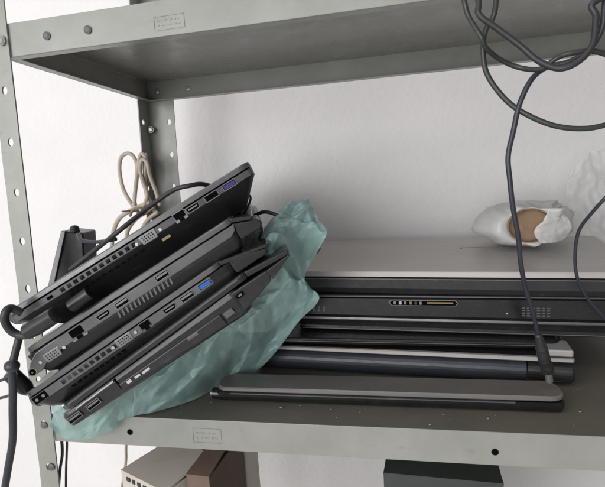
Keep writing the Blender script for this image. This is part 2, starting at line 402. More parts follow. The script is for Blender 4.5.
def nose(root, L, D, wt, wb, L2, wt2, wb2, m, name='front_edge'):
    b = MB(); P = [(L, wt), (L, wb), (L2 - 0.004, wb2), (L2, (wb2 + wt2) / 2), (L2 - 0.002, wt2)]
    b.loft([[Vector((u, y, w)) for u, w in P] for y in (0.0015, D - 0.002)]); return b.build(name, m, root, bevel=0.0016, seg=2)
# ---- the leaning stack on the left
PSI = R_(18); DL = Vector((-math.sin(PSI), math.cos(PSI), 0)); PP = Vector((0.055, -0.09, 0.1))
class Lap:
    """laptop whose port side lies in the stack's front plane, from two picture points on its lower edge line"""
    def __init__(s, pl, pr, label, depth=0.34, off=0.0, up=0.0, w0=0.0):
        P = PP + DL * off; A = at_pl(*pl, P, DL); B = at_pl(*pr, P, DL)
        e = (B - A).normalized(); s.L = (B - A).length; s.D = depth
        s.m = frame(A, e, DL); s.inv = s.m.inverted(); s.P = P
        s.root = empty('laptop', s.m, label, 'laptop', 'used laptops in the leaning stack')
    def uw(s, x, y):
        q = s.inv @ at_pl(x, y, s.P, DL); return q.x, q.z

# A: topmost. reference line = top lid edge; bodies hang below (negative w)
a = Lap((3, 314), (248, 160.5), 'topmost laptop of the leaning stack, black, with a violet USB port near its raised end')
print('A', a.L, [a.uw(*p) for p in ((228, 183), (209, 193.5), (190, 205), (150, 240), (63, 290), (128, 250), (244, 215), (244, 200), (20, 335))])
r = a.root; TH = 0.0225
b = MB(); slab(b, a.L, a.D, 0.012, [(-0.0052, 0.0002), (-0.0048, 0), (-0.0012, 0), (-0.0003, 0.0008), (0, 0.002)]); b.build('lid', 'lidgrey', r)
b = MB(); slab(b, a.L, a.D, 0.012, [(-0.0375, 0.026, 0), (-0.024, 0.012), (-0.0135, 0.001, 0), (-0.0066, 0.0003), (-0.0062, 0.001)], 0)
b.build('base', 'black', r)
b = MB(); slab(b, a.L - 0.004, 0.012, 0.004, [(-0.0128, 0), (-0.0068, 0)], 0)
o = b.build('port_strip', 'strip', r); o.location = (0.002, -0.0004, 0)
Y = -0.0004
wA = -0.0100
def lap_u(l, x, y): return l.uw(x, y)[0]
kids = []
usb_blue(r, lap_u(a, 228, 183), wA, 'usb3v'); usb(r, lap_u(a, 209.5, 193), wA, 'hole'); hdmi(r, lap_u(a, 191, 205), wA)
rj45(r, lap_u(a, 178, 213), wA, 0.8); vga(r, lap_u(a, 150, 239), wA - 0.001)
vents(r, lap_u(a, 60, 292), lap_u(a, 137, 243), wA, 12, 0.0044, 0.0040)
vents(r, lap_u(a, 66, 297), lap_u(a, 143, 249), wA - 0.0078, 12, 0.0042, 0.0038, yy=0.0062)
b = MB(); b.cyl((0.004, 0.01, -0.008), (0, 1, 0), 0.0085, a.D - 0.02, 20); b.build('hinge', 'char', r, smooth=False)
pbox('lock_slot', r, lap_u(a, 52, 300), wA, 0.006, 0.003, 'hole')
pbox('service_label', r, lap_u(a, 166, 240), -0.0200, 0.009, 0.0032, 'brass', 0.0068, 0.0098)

# B
l = Lap((22, 351), (231, 216.5), 'second laptop down in the leaning stack, rounded low end with a round power jack')
print('B', l.L, [l.uw(*p) for p in ((33, 372), (52.7, 354.5), (80, 336), (103.6, 314.5), (122, 302.7), (161.6, 275), (22, 383), (145, 295), (242, 228), (90, 310))])
r = l.root
b = MB(); slab(b, l.L, l.D, 0.010, [(-0.0058, 0.0002), (-0.0054, 0), (-0.0015, 0), (-0.0003, 0.0010), (0, 0.0022)]); b.build('lid', 'lidgrey', r)
E0 = -0.004
b = MB(); slab(b, l.L + 0.004, l.D, 0.010, [(-0.0365, 0.014), (-0.030, 0.006), (-0.0200, 0.0012), (-0.0075, 0.0003), (-0.0068, 0.001)]); o = b.build('base', 'black', r); o.location.x = E0
b = MB()
prof = [(-0.010, -0.023), (-0.006, -0.0255), (0.004, -0.0255), (0.010, -0.0225), (0.018, -0.0185), (l.L - 0.010, -0.0165), (l.L - 0.004, -0.013), (l.L - 0.002, -0.0075), (0.022, -0.0075), (0.008, -0.0085), (-0.001, -0.0135), (-0.006, -0.019)]
b.loft([[Vector((u, 0.010, w)) for u, w in prof], [Vector((u, -0.0006, w)) for u, w in prof]])
b.build('port_strip', 'grey', r, bevel=0.0008, seg=2)
for fn, px in ((jack, (33, 372)), (vga, (52.7, 354.5)), (hdmi, (103.6, 315)), (usb, (122, 302.7)), (usb, (161.6, 275))):
    u, w = l.uw(*px)
    fn(r, u, max(min(w, -0.0118), -0.022))
rj45(r, l.uw(80, 336)[0], -0.0135, 1.0)
vents(r, lap_u(l, 117, 316), lap_u(l, 173, 280), -0.0205, 14, 0.0018, 0.0066, m='grey', slant=0.0006, yy=0.0010)
b = MB(); b.cyl((0.006, 0.012, -0.011), (0, 1, 0), 0.010, l.D - 0.02, 24); b.build('hinge', 'black', r)
nose(r, l.L - 0.004, l.D, -0.006, -0.024, l.L + 0.022, -0.016, -0.025, 'black')
nose(r, l.L - 0.003, l.D + .001, -0.0004, -0.0056, l.L + 0.018, -0.0095, -0.0130, 'char', 'lid_edge')

# C
l = Lap((21, 397), (230, 253.5), 'third laptop down in the leaning stack, with a bright blue USB port')
print('C', l.L, [l.uw(*p) for p in ((43.6, 402), (125, 337.6), (144, 323), (168, 306), (185.5, 294), (202.8, 281.4), (62, 381), (112, 344), (225, 260), (90, 362))])
r = l.root
b = MB(); slab(b, l.L - 0.012, l.D, 0.012, [(-0.0052, 0.0002), (-0.0048, 0), (-0.0012, 0), (-0.0003, 0.0008), (0, 0.002)]); b.build('lid', 'lidgrey', r)
b = MB(); slab(b, l.L, l.D, 0.014, [(-0.0315, 0.014), (-0.025, 0.007), (-0.0158, 0.001), (-0.0066, 0.0003), (-0.0062, 0.001)]); b.build('base', 'gloss', r)
b = MB(); slab(b, l.L - 0.030, 0.012, 0.004, [(-0.0148, 0), (-0.0068, 0)], 0); o = b.build('port_strip', 'grey', r); o.location = (0.003, -0.0004, 0)
wC = -0.0108
for fn, px in ((vga, (124, 339)), (hdmi, (168, 306)), (usb, (185.5, 294))): fn(r, l.uw(*px)[0], wC)
nose(r, l.L - 0.006, l.D, -0.0045, -0.020, l.L + 0.032, -0.015, -0.0205, 'black')
nose(r, l.L - 0.014, l.D + .001, -0.0004, -0.0050, l.L + 0.036, -0.0125, -0.0150, 'char', 'lid_edge')
rj45(r, lap_u(l, 144, 323), wC, 0.75); usb_blue(r, lap_u(l, 202.8, 281.4), wC, 'usb3')
vents(r, lap_u(l, 60, 382), lap_u(l, 116, 343), wC, 10, 0.0044, 0.0042)
vents(r, lap_u(l, 68, 386), lap_u(l, 124, 348), wC - 0.0085, 10, 0.0038, 0.0032, yy=0.0031)
u = lap_u(l, 43.6, 401); o = pbox('audio_jack', r, u, wC, 0.0145, 0.0072, 'hole')
b = MB()
for k in (-1, 1): b.cyl((u + k * 0.0036, -0.0005, wC), (0, -1, 0), 0.0016, 0.0006, 12)
b.build('jack_ring', 'port', o)
b = MB(); b.cyl((0.005, 0.012, -0.011), (0, 1, 0), 0.009, l.D - 0.02, 24); b.build('hinge', 'black', r)

# D lowest
l = Lap((59, 408), (247, 269.5), 'lowest laptop of the leaning stack, lying in the teal bag, with an optical drive')
print('D', l.L, [l.uw(*p) for p in ((76.7, 419.5), (95.5, 407), (132, 390), (193, 335), (240, 295), (257.5, 309), (268, 288), (68, 427), (118, 383), (193, 347), (241, 275), (289.6, 256))])
r = l.root
b = MB(); slab(b, l.L, l.D, 0.012, [(-0.0070, 0.0004), (-0.0062, 0), (-0.0018, 0), (-0.0004, 0.0012), (0, 0.003)]); b.build('lid', 'char', r)
b = MB(); slab(b, l.L - 0.020, 0.004, 0.0018, [(-0.0030, 0), (-0.0012, 0)]); o = b.build('lid_trim', 'lidgrey', r); o.location = (0.008, -0.0008, 0)  # pale strip drawn in for the highlight on the lid edge
b = MB(); slab(b, l.L - 0.010, l.D, 0.010, [(-0.0240, 0.006, -0.0125), (-0.0225, 0.0015, -0.0115), (-0.0110, 0.0004, -0.003), (-0.0085, 0.002), (-0.0082, 0.004)]); o = b.build('base', 'char', r); o.location.x = -0.008
ud = lap_u(l, 118, 383); ue = lap_u(l, 218, 312)
b = MB(); sl = -0.016 / l.L; Q = [(ud, -0.0145 + sl * ud * .4), (ud, -0.0190 + sl * ud), (ue, -0.0190 + sl * ue), (ue, -0.0145 + sl * ue * .4)]; b.loft([[Vector((u, y, w)) for u, w in Q] for y in (0.004, -0.001)]); o = b.build('optical_drive', 'char', r, bevel=0.0008)
bb = MB(); eu, ew = l.uw(193, 336); bb.box(eu - 0.006, eu + 0.006, -0.0016, 0.0, ew - .0015, ew + .0015); bb.build('eject_button', 'grey', o, bevel=0.0004)
bb = MB(); bb.box(ud - 0.0012, ud, -0.0004, 0.003, -0.0210, -0.0090); bb.build('panel_gap', 'hole', r)
b = MB()
for k, (s0, hh) in enumerate(((0.0048, 0.0030), (0.0060, 0.0024), (0.0085, 0.0024))):
    u0 = ud + 0.0095 + k * 0.0095; b.box(u0 - s0 / 2, u0 + s0 / 2, -0.0014, 0, -0.0195 - hh / 2 - k * .0006, -0.0195 + hh / 2 - k * .0006)
b.build('drive_logos', 'white', o)
b = MB(); b.box(0.012, ud - 0.002, -0.0012, 0.003, -0.0108, -0.0094); b.build('lid_trim', 'bright', r)
usb(r, l.uw(76.7, 419)[0], -0.0165, 'port'); usb(r, l.uw(96, 406.5)[0], -0.0168, 'port')
u, w = l.uw(240, 295); pbox('lock_slot', r, u, w, 0.0075, 0.0042, 'hole'); pbox('lock_slot', r, u, w, 0.0040, 0.0018, 'port', -0.0008, 0)
u, w = l.uw(229, 313); pbox('care_label', r, u, w, 0.010, 0.006, 'grey', -0.0016, 0.001)
nose(r, l.L - 0.03, l.D, -0.0095, -0.0335, l.L + 0.016, -0.012, -0.0235, 'char')
nose(r, l.L + 0.014, l.D - .01, -0.0125, -0.0235, l.L + 0.042, -0.0125, -0.0150, 'char', 'palm_edge')
nose(r, l.L - 0.004, l.D, -0.0004, -0.0070, l.L + 0.044, -0.0075, -0.0125, 'char', 'lid_edge')
LD = l

# ------------------------------------------------------------------ teal plastic bag
rows = [((56, 398), -.055, (45, 425), -.045), ((66, 410), -.062, (60, 438), -.036), ((85, 402), -.06, (88, 439), -.022), ((104, 392), -.055, (111, 431), -.012),
        ((126, 380), -.050, (128, 420), -.002), ((150, 365), -.045, (150, 414), 0.006), ((172, 348), -.035, (186, 404.6), 'z'), ((196, 330), -.03, (216, 391), 'z'),
        ((218, 314), -.02, (240, 380), 'z'), ((234, 300), -.01, (263, 365), .10), ((246, 288), 0, (283, 342), .09), ((254, 275), .01, (300, 319), .07),
        ((258, 264), .02, (320, 296), .045), ((258, 252), .03, (305, 279), .045), ((260, 240), .04, (313, 257), .05), ((266, 226), .05, (327, 232), .06),
        ((277, 213), .06, (319, 217), .07), ((290, 201), .07, (309, 199), .08)]
def rowpt(k, s):
    (a0, a1), ya, (b0, b1), yb = rows[k]
    if yb == 'z': yb = at_z(b0, b1, 0.002).y
    return Vector((a0, a1, ya)), Vector((b0, b1, yb))
IN = smooth_path([rowpt(k, 0)[0] for k in range(len(rows))], 22); OUT = smooth_path([rowpt(k, 0)[1] for k in range(len(rows))], 22)
NR, NC = len(IN), 110
def rnd(i, j, sd):
    v = math.sin(i * 127.1 + j * 311.7 + sd * 74.7) * 43758.5453; return v - math.floor(v)
def facet(x, y, sd):
    """height linearly interpolated on a jittered triangular lattice: flat facets meeting in sharp creases"""
    x += 0.45 * noise.noise(Vector((x * 0.6, y * 0.6, sd))); y += 0.45 * noise.noise(Vector((x * 0.6, y * 0.6, sd + 9)))
    u = x - y * 0.5; i, j = math.floor(u), math.floor(y); a, c = u - i, y - j
    if a + c < 1: return rnd(i, j, sd) * (1 - a - c) + rnd(i + 1, j, sd) * a + rnd(i, j + 1, sd) * c - 0.5
    return rnd(i + 1, j + 1, sd) * (a + c - 1) + rnd(i, j + 1, sd) * (1 - a) + rnd(i + 1, j, sd) * (1 - c) - 0.5
grid = []
for i in range(NR):
    t = i / (NR - 1); row = []
    for j in range(NC):
        s = j / (NC - 1); q = IN[i].lerp(OUT[i], s)
        pa = at_y(q.x, q.y, q.z)
        wd = (IN[i] - OUT[i]).length * 0.00085; X = t * 0.42; Yv = s * wd
        X2, Y2 = X * 0.97 + Yv * 0.22, Yv * 0.97 - X * 0.10
        f = 1.1 * facet(X2 / 0.070, Y2 / 0.022, 1) + 0.85 * facet(X2 / 0.036, (Y2 + X2 * .35) / 0.012, 2) + 0.42 * facet(X / 0.015, (Yv - X * .4) / 0.008, 3) + 0.15 * facet(X / 0.007, Yv / 0.005, 4)
        ed = min(1, s * 5 + 0.15)
        amp = 0.024 + 0.012 * min(1, max(0, (t - 0.2) / 0.2))
        bulge = 0.010 * math.sin(math.pi * s) * (1 if t > 0.25 else 0.4)
        n = Vector((0.25, -0.85, 0.45)).normalized()
        p = pa + n * (f * amp * ed * (1 - 0.5 * max(0, s - 0.9) / 0.1) + bulge - 0.003)
        if 0.2 < t < 0.55 and p.z < 0.0015: p.z = 0.0015
        row.append(p)
    grid.append(row)
b = MB(); vs = [p for r in grid for p in r]
b.add(vs, [(i * NC + j, i * NC + j + 1, (i + 1) * NC + j + 1, (i + 1) * NC + j) for i in range(NR - 1) for j in range(NC - 1)])
o = b.build('plastic_bag', 'teal', smooth=True)
tag(o, 'crumpled teal plastic bag wrapped under and beside the leaning laptops, hanging over the shelf edge', 'plastic bag')

# ------------------------------------------------------------------ right-hand stack of closed laptops
def flat(pl, pr, z, zb, ext, tilt, label, D=0.25):
    A = at_z(*pl, z); B = at_z(*pr, z); e = (B - A).normalized(); L = (B - A).length * ext
    d = Vector((-e.y, e.x, 0)); d = (d * math.cos(tilt) + Vector((0, 0, math.sin(tilt))))
    A = A.copy(); A.z = zb
    root = empty('laptop', frame(A, e, d), label, 'laptop', 'closed laptops piled flat on the right')
    return root, L, root.matrix_world.inverted()
# L1 bottom, its battery hinge towards us
r, L, inv = flat((252, 345.2), (577, 359.5), 0.035, 0.0, 1.0, R_(0.3), 'lowest laptop of the flat pile, on the shelf, with a blue-black cylindrical hinge edge')
print('L1', L, r.location)
b = MB(); slab(b, L, 0.25, 0.010, [(0.003, 0.010), (0.006, 0.004), (0.020, 0.012), (0.024, 0.012)]); b.build('base', 'black', r)
b = MB(); slab(b, L - 0.001, 0.25, 0.010, [(0.0305, 0.001), (0.0315, 0), (0.0345, 0), (0.0352, 0.001)]); b.build('lid', 'char', r)
b = MB(); slab(b, L - 0.004, 0.007, 0.003, [(0.0312, 0.0004), (0.0318, 0), (0.0346, 0), (0.0357, 0.0012)]); o = b.build('edge_trim', 'silver', r); o.location = (0.002, -0.0008, 0)
cu = L * (532 - 252) / (577 - 252) + 0.004
b = MB(); ring = lambda u, sc: [Vector((u, 0.0145 + 0.0145 * sc * math.cos(t), 0.0150 + 0.0148 * sc * math.sin(t))) for t in [2 * math.pi * k / 28 for k in range(28)]]
b.loft([ring(0.004, 0.9), ring(0.006, 1), ring(cu - 0.001, 1), ring(cu, 0.93)]); b.build('battery_hinge', 'bluegrey', r, smooth=False)
b = MB(); b.loft([ring(cu + 0.001, 0.88), ring(cu + 0.002, 0.92), ring(L - 0.004, 0.92), ring(L - 0.001, 0.8)]); b.build('hinge_cap', 'char', r)
b = MB(); b.box(L - 0.032, L - 0.004, -0.004, 0.030, 0.0385, 0.0465); b.build('hinge_block', 'silver', r, bevel=0.002)
# L2
r, L, inv = flat((268, 332.6), (600, 337.5), 0.055, 0.0375, 0.90, R_(0.4), 'second laptop up in the flat pile, thin and black with two fine bright lines')
b = MB(); slab(b, L, 0.25, 0.012, [(0.0, 0.010), (0.003, 0.002), (0.0070, 0.0005), (0.0073, 0.002)]); b.build('base', 'black', r)
b = MB(); slab(b, L, 0.25, 0.012, [(0.0076, 0.0015), (0.0080, 0), (0.0102, 0), (0.0110, 0.002)]); b.build('lid', 'char', r)
b = MB(); slab(b, L - 0.02, 0.006, 0.002, [(0.0066, 0), (0.0074, 0)]); o = b.build('edge_trim', 'lidgrey', r); o.location = (0.01, -0.0009, 0)
# L3 thick glossy
r, L, inv = flat((292, 291), (605, 293), 0.104, 0.0565, 1.16, R_(0.8), 'thick glossy black laptop with a card slot in its front edge, under the silver one')
print('L3', L, r.location); L3 = r
def uz(inv, x, y, ypl):
    # point on local plane y=ypl
    o_ = inv @ CAM; q = inv @ (CAM + ray(x, y)); d = q - o_; p = o_ + d * ((ypl - o_.y) / d.y); return p.x, p.z
print([uz(inv, *p, 0) for p in ((388, 301), (458, 301), (522, 310), (305, 310), (450, 294), (450, 320), (450, 330))])
b = MB(); slab(b, L, 0.26, 0.014, [(-0.0078, 0.014), (-0.0060, 0.0035), (-0.0030, 0.002), (0.0, 0.0022), (0.0050, 0.0015), (0.0085, 0.0005), (0.0125, 0.0), (0.0150, 0.003), (0.0370, 0.0035), (0.0385, 0.002), (0.0390, 0.003)]); b.build('base', 'gloss', r)
b = MB(); slab(b, L, 0.26, 0.014, [(0.0396, 0.002), (0.0401, 0), (0.0430, 0), (0.0445, 0.002), (0.0458, 0.004), (0.0468, 0.006)]); b.build('lid', 'gloss', r)
for zz, hh in ((0.0462, 0.0008), (0.0408, 0.0014)):
    b = MB(); slab(b, L - 0.02, 0.006, 0.002, [(zz, 0), (zz + hh, 0)]); o = b.build('edge_trim', 'lidgrey', r); o.location = (0.01, -0.0008 + (0.0045 if zz > 0.045 else 0), 0)
b = MB(); slab(b, L - 0.01, 0.006, 0.002, [(0.0088, 0.0006), (0.0100, 0), (0.0125, 0.0006)]); o = b.build('edge_trim', 'grey', r); o.location = (0.005, -0.0008, 0)  # grey strip painted in for the highlight along the rounded front
b = MB(); slab(b, L - 0.02, 0.006, 0.002, [(-0.0042, 0), (-0.0030, 0)]); o = b.build('edge_trim', 'lidgrey', r); o.location = (0.01, 0.0008, 0)
u0, z0 = uz(inv, 388, 302, 0.003); u1, z1 = uz(inv, 459, 302, 0.003)
zc = 0.0325
b = MB(); b.loft([[Vector((u, y, z)) for u, z in ((u0, zc), (u0 + .004, zc + .0042), (u1 - .004, zc + .0042), (u1, zc), (u1 - .004, zc - .0042), (u0 + .004, zc - .0042))] for y in (0.006, 0.0022)])
o = b.build('card_slot', 'port', r, bevel=0.0008)
b = MB(); b.loft([[Vector((u, y, z)) for u, z in ((u0 + .002, zc), (u0 + .005, zc + .003), (u1 - .005, zc + .003), (u1 - .002, zc), (u1 - .005, zc - .003), (u0 + .005, zc - .003))] for y in (0.006, 0.0018)]); b.build('slot_cavity', 'hole', o)
b = MB(); b.box(u0 + (u1 - u0) * .56, u1 - .007, 0.0012, 0.004, zc - .0004, zc + .0016); b.build('card_edge', 'brass', o)
for k, (mm, f) in enumerate((('port', .08), ('white', .16), ('port', .23), ('brass', .31), ('ink', .38), ('port', .45))):
    b = MB(); uu = u0 + (u1 - u0) * f; b.box(uu, uu + .0036, 0.0012, 0.004, zc - .0022, zc + .0020); b.build('slot_contact', mm, o, bevel=0.0006)
ua, _ = uz(inv, 302, 312, 0.003); ub, _ = uz(inv, 327, 312, 0.003); vents(r, ua, ub, 0.0225, 5, 0.0026, 0.0085, 'grey', 0.0008, 0.0028)
ua, _ = uz(inv, 521, 312, 0.003); ub, _ = uz(inv, 551, 312, 0.003)
for k in range(4): vents(r, ua, ub, 0.0185 + 0.0031 * k, 6, 0.0036, 0.0016, 'grey', 0, 0.0030, 'speaker_grille')
u, z = uz(inv, 507, 311.5, 0.003); b = MB(); b.cyl((u, 0.0035, 0.0205), (0, -1, 0), 0.0009, 0.001, 10); b.build('status_light', 'white', r)
# L4 silver
r, L, inv = flat((272, 270.9), (605, 272), 0.135, 0.1045, 1.10, R_(2.4), 'topmost laptop of the flat pile, with a pale silver lid carrying the wrapped roll')
print('L4', L, r.location, [uz(inv, *p, 0) for p in ((450, 271), (450, 276), (450, 290))]); L4 = r; L4inv = inv
b = MB(); slab(b, L, 0.235, 0.012, [(0.0, 0.010), (0.003, 0.003), (0.0090, 0.0005), (0.0215, 0.0), (0.0225, 0.002)]); b.build('base', 'char', r)
b = MB(); slab(b, L, 0.235, 0.012, [(0.0232, 0.002), (0.0238, 0), (0.0290, 0), (0.0303, 0.0008), (0.0306, 0.002)]); b.build('lid', 'silver', r)
b = MB(); slab(b, L - 0.02, 0.006, 0.002, [(0.0205, 0), (0.0216, 0)]); o = b.build('edge_trim', 'grey', r); o.location = (0.01, -0.0008, 0)
b = MB()
def on_top(x, y, inv=inv, z=0.0306):
    o_ = inv @ CAM; q = inv @ (CAM + ray(x, y)); d = q - o_; return o_ + d * ((z - o_.z) / d.z)
# dark mark on the lid beside the bag, and a fine pale scratch
for (x0, y0, x1, y1) in ((313.5, 254.5, 317, 248.5), (317.5, 253.5, 320.5, 248), (315, 251.2, 319, 250.6)):
    p, q = on_top(x0, y0), on_top(x1, y1); dd = (q - p).normalized(); nn = Vector((-dd.y, dd.x, 0)) * 0.0011
    z = Vector((0, 0, 0.0003)); b.loft([[p - nn, q - nn, q + nn, p + nn], [p - nn + z, q - nn + z, q + nn + z, p + nn + z]])
b.build('lid_mark', 'ink', r)
b = MB(); b.tube([on_top(461, 248), on_top(480, 247.7), on_top(500, 248)], 0.0007, 6); b.ball(on_top(461, 248.5), 0.0018, (1, 1, .4)); b.ball(on_top(503, 247), 0.002, (1, 1, .4)); b.build('lid_scratch', 'stripgrey', r)

# slim bar in front
A = at_z(216, 402, 0.0); B = at_z(567, 415, 0.0)
e = (B - A); e.z = 0; L = e.length; e.normalize()
root = empty('slim_device_bar', frame(A, e, (-e.y, e.x, 0)), 'long slim bar with dusty grey top, lying on the shelf before the flat pile', 'device bar')
print('bar', L, A, B)
b = MB(); slab(b, L, 0.040, 0.004, [(0.0, 0.006), (0.0015, 0.003), (0.007, 0.0012), (0.0118, 0.0008)]); b.build('body', 'black', root)
b = MB(); slab(b, L, 0.040, 0.014, [(0.0135, 0.0008), (0.0145, 0), (0.0175, 0.0), (0.0188, 0.0012)]); b.build('top_cover', 'stripgrey', root)
b = MB(); slab(b, L - 0.066, 0.006, 0.002, [(0.0110, 0), (0.0124, 0)]); o = b.build('edge_trim', 'lidgrey', root); o.location = (0.018, -0.0012, 0)
b = MB(); b.cyl((-0.006, 0.008, 0.0075), (1, 0, 0), 0.0068, 0.020, 20); b.build('hinge', 'gloss', root, bevel=0.001)
b = MB(); b.cyl((-0.008, 0.008, 0.0075), (1, 0, 0), 0.0045, 0.002, 20); b.build('hinge_cap', 'port', root)

# dust crumbs on the shelf edge
b = MB()
for (x, y) in ((331, 410), (360, 413), (281, 408), (255, 401), (488, 419), (444, 407), (443, 415), (580, 412), (300, 406), (430, 425)):
    p = at_z(x, y, 0.0003); b.ball(p + Vector((0, 0, .0006)), 0.0011 * random.uniform(.6, 1.2), (1.3, 1, .6), 8)
for k in range(45):
    p = Vector((random.uniform(.12, .66), random.uniform(0.004, .12), 0.0004)); b.ball(p, 0.0006 * random.uniform(.4, 1.2), (1.3, 1, .6), 6)
tag(b.build('dust_crumbs', 'dustgrey'), 'pale crumbs of dust and plaster scattered along the shelf edge', 'dust', kind='stuff')

# ------------------------------------------------------------------ wrapped roll
c = at_y(524, 223.5, 0.235); ax = Vector((-0.02, 1, 0.03)).normalized()
root = empty('film_roll', T(*c), 'roll with brown cardboard core wrapped in crumpled white plastic, on the silver laptop lid', 'roll')
sc = (c - CAM).dot(CF) / FPX    # metres per pixel there
def rollpt(t, k):
    # radial profile, lumpy wrap: outline widths from the photo (px): left 45, right 47, up 20, down 22
    ct, st = math.cos(t), math.sin(t)
    rx = 44 if ct < 0 else 48; rz = 20.5 if st > 0 else 21.5
    q = 1 / ((abs(ct) / rx) ** 2.3 + (abs(st) / rz) ** 2.3) ** (1 / 2.3)
    return ct * q * sc, st * q * sc
n = 200; rings = []
for k, (yy, f) in enumerate(((-0.030, 0.0), (-0.034, 0.12), (-0.032, 0.35), (-0.022, 0.62), (-0.006, 0.86), (0.012, 0.98), (0.034, 1.0), (0.055, 0.92), (0.068, 0.70), (0.074, 0.35), (0.075, 0.05))):
    ring = []
    for i in range(n):
        t = 2 * math.pi * i / n; X, Z = rollpt(t, k); cr = 0.0136
        hx, hz = math.cos(t) * 20.5 * sc, math.sin(t) * 16.5 * sc
        x = hx + (X - hx) * f; z = hz + (Z - hz) * f
        if yy > 0.06: x, z = X * f, Z * f
        w = (facet(x * 45, z * 60 + yy * 30, 11) + 0.5 * facet(x * 110, z * 120, 12)) * 0.014 * min(1, f * 2.5) * (1.0 + 1.0 / (1 + math.exp(-(x - 0.02) * 200)))
        ring.append(Vector((x + w * math.cos(t), yy - w * 0.9, z + w * math.sin(t) * 0.5)))
    rings.append(ring)
b = MB(); b.loft(rings, cap=False); o = b.build('plastic_wrap', 'pfilm', root, smooth=True)
b = MB(); ri = lambda y, q: [Vector((math.cos(t) * 20.5 * sc * q, y, math.sin(t) * 16.5 * sc * q)) for t in [2 * math.pi * k / 40 for k in range(40)]]
b.loft([ri(-0.031, 0.99), ri(0.06, 0.99)], cap=False); b.loft([ri(-0.0315, 1.0), ri(-0.0315, 0.95), ri(-0.018, 0.94)], cap=False)
b.loft([ri(-0.018, 0.99), ri(-0.0175, 0.01)], cap=False)
b.build('cardboard_core', 'card', root, smooth=False)
# film scrap tucked across the right of the core
b = MB(); P = []
N1, N2 = 40, 26
for i in range(N1):
    for j in range(N2):
        v = i / (N1 - 1); w_ = j / (N2 - 1)
        xl = 533 - 524 - 6.0 * math.sin(math.pi * min(1, v * 1.5)) + 13 * max(0, v - .55); xr = 13 + 24 * math.sqrt(max(0, 1 - ((v - .45) * 1.75) ** 2)); x = xl + (xr - xl) * w_
        z = -17 + 31 * v
        p = Vector((x * sc, -0.0355 + 0.010 * w_ * w_ + 0.006 * facet(v * 4, w_ * 3 + v, 21) + 0.002 * facet(v * 11, w_ * 8, 22), z * sc)); P.append(p)
b.add(P, [(i * N2 + j, i * N2 + j + 1, (i + 1) * N2 + j + 1, (i + 1) * N2 + j) for i in range(N1 - 1) for j in range(N2 - 1)])
b.build('wrap_flap', 'pfilm', root, smooth=True)

# clear plastic bag standing against the wall at right
N1, N2 = 60, 40; P = []
for i in range(N1):
    for j in range(N2):
        u, v = i / (N1 - 1), j / (N2 - 1)
        x0 = 556 + 8 * math.sin(v * 2.5) + 14 * v * v; x1 = 640
        y = 240 - (240 - (150 + 22 * (1 - min(1, u * 2.2)) ** 2)) * v
        x = x0 + (x1 - x0) * u; q = at_y(x, y, 0.31)
        q += Vector((0, 1, 0)) * (0.012 * abs(noise.noise(Vector((u * 4, v * 3, 1)))) + 0.008 * noise.noise(Vector((u * 9 + v * 3, v * 8, 5))) + 0.02 * v)
        P.append(q)
b = MB(); b.add(P, [(i * N2 + j, i * N2 + j + 1, (i + 1) * N2 + j + 1, (i + 1) * N2 + j) for i in range(N1 - 1) for j in range(N2 - 1)])
tag(b.build('clear_bag', 'clear', smooth=True), 'translucent clear plastic bag standing against the wall right of the wrapped roll', 'plastic bag')

# ------------------------------------------------------------------ cables
def over_shelf(p, dx):
    return [Vector((p.x + dx * .3, -0.022, 0.425)), Vector((p.x + dx * .6, -0.006, 0.442)), Vector((p.x + dx, 0.035, 0.4375)), Vector((p.x + dx * 1.4, 0.12, 0.4370))]
def cable(name, pts, r, m, label, parent=None, sub=8, extra=None, start=None, end=None):
    """pts: (px, py, Y)"""
    b = MB(); W3 = [at_y(*p) + Vector([noise.noise(Vector((p[0] * .03 + k, p[1] * .03, q * 7.1))) * 0.0012 for q in range(3)]) for k, p in enumerate(pts)]
    if start is not None: W3 = over_shelf(W3[0], start)[::-1] + W3
    if end is not None:
        if W3[-1].z < 0.385: W3 = W3 + [W3[-1] + Vector((0.05, 0, 0.05 * (0.39 - W3[-1].z) / 0.1)), Vector((W3[-1].x + .075, -0.03, 0.385))]
        W3 = W3 + over_shelf(W3[-1], end)
    b.tube(W3, r * 0.86, 12, 0, sub)
    if extra: extra(b)
    o = b.build(name, m, parent, smooth=True)
    if label: tag(o, label, 'cable')
    return o
G = 'cables hanging from the upper shelf'
YF = -0.03
o = cable('cable', [(464, 0, YF), (468.7, 17, YF), (480, 36, YF - .004), (486, 49, YF), (500, 60, YF + .01), (520, 68, YF + .012), (540, 68.5, YF), (556, 59, YF - .006), (569, 53.5, YF - .01), (589, 51.5, YF - .01), (606, 54, YF - .008), (640, 66, YF)],
          0.0024, 'rubber_g', 'greenish black cable at top right, with a shallow arch ending level at the edge', start=-.02, end=.02); o['group'] = G
o = cable('cable', [(478, 0, YF - .008), (480, 15, YF - .012), (497.5, 29, YF - .012), (517.6, 44.6, YF - .012), (537.7, 60, YF - .014), (555, 68, YF - .016), (569, 67, YF - .018), (583.7, 57.5, YF - .018), (593.8, 43, YF - .016), (597, 17, YF - .008), (597, 0, YF - .006)],
          0.0028, 'rubber', 'thick black cable at top right sagging in a single U from the shelf above', start=-.01, end=.02); o['group'] = G
o = cable('cable', [(496, 2, YF), (494, 18, YF), (486, 30, YF + .004), (483, 46, YF + .006), (486, 70, YF + .006), (497, 90, YF + .004), (517.6, 109, YF), (549, 123.6, YF - .004), (578, 128.5, YF - .006), (605, 125, YF - .006), (640, 112, YF)],
          0.0025, 'rubber_g', 'greenish black cable forming the lowest wide loop at top right', start=.02, end=.03); o['group'] = G
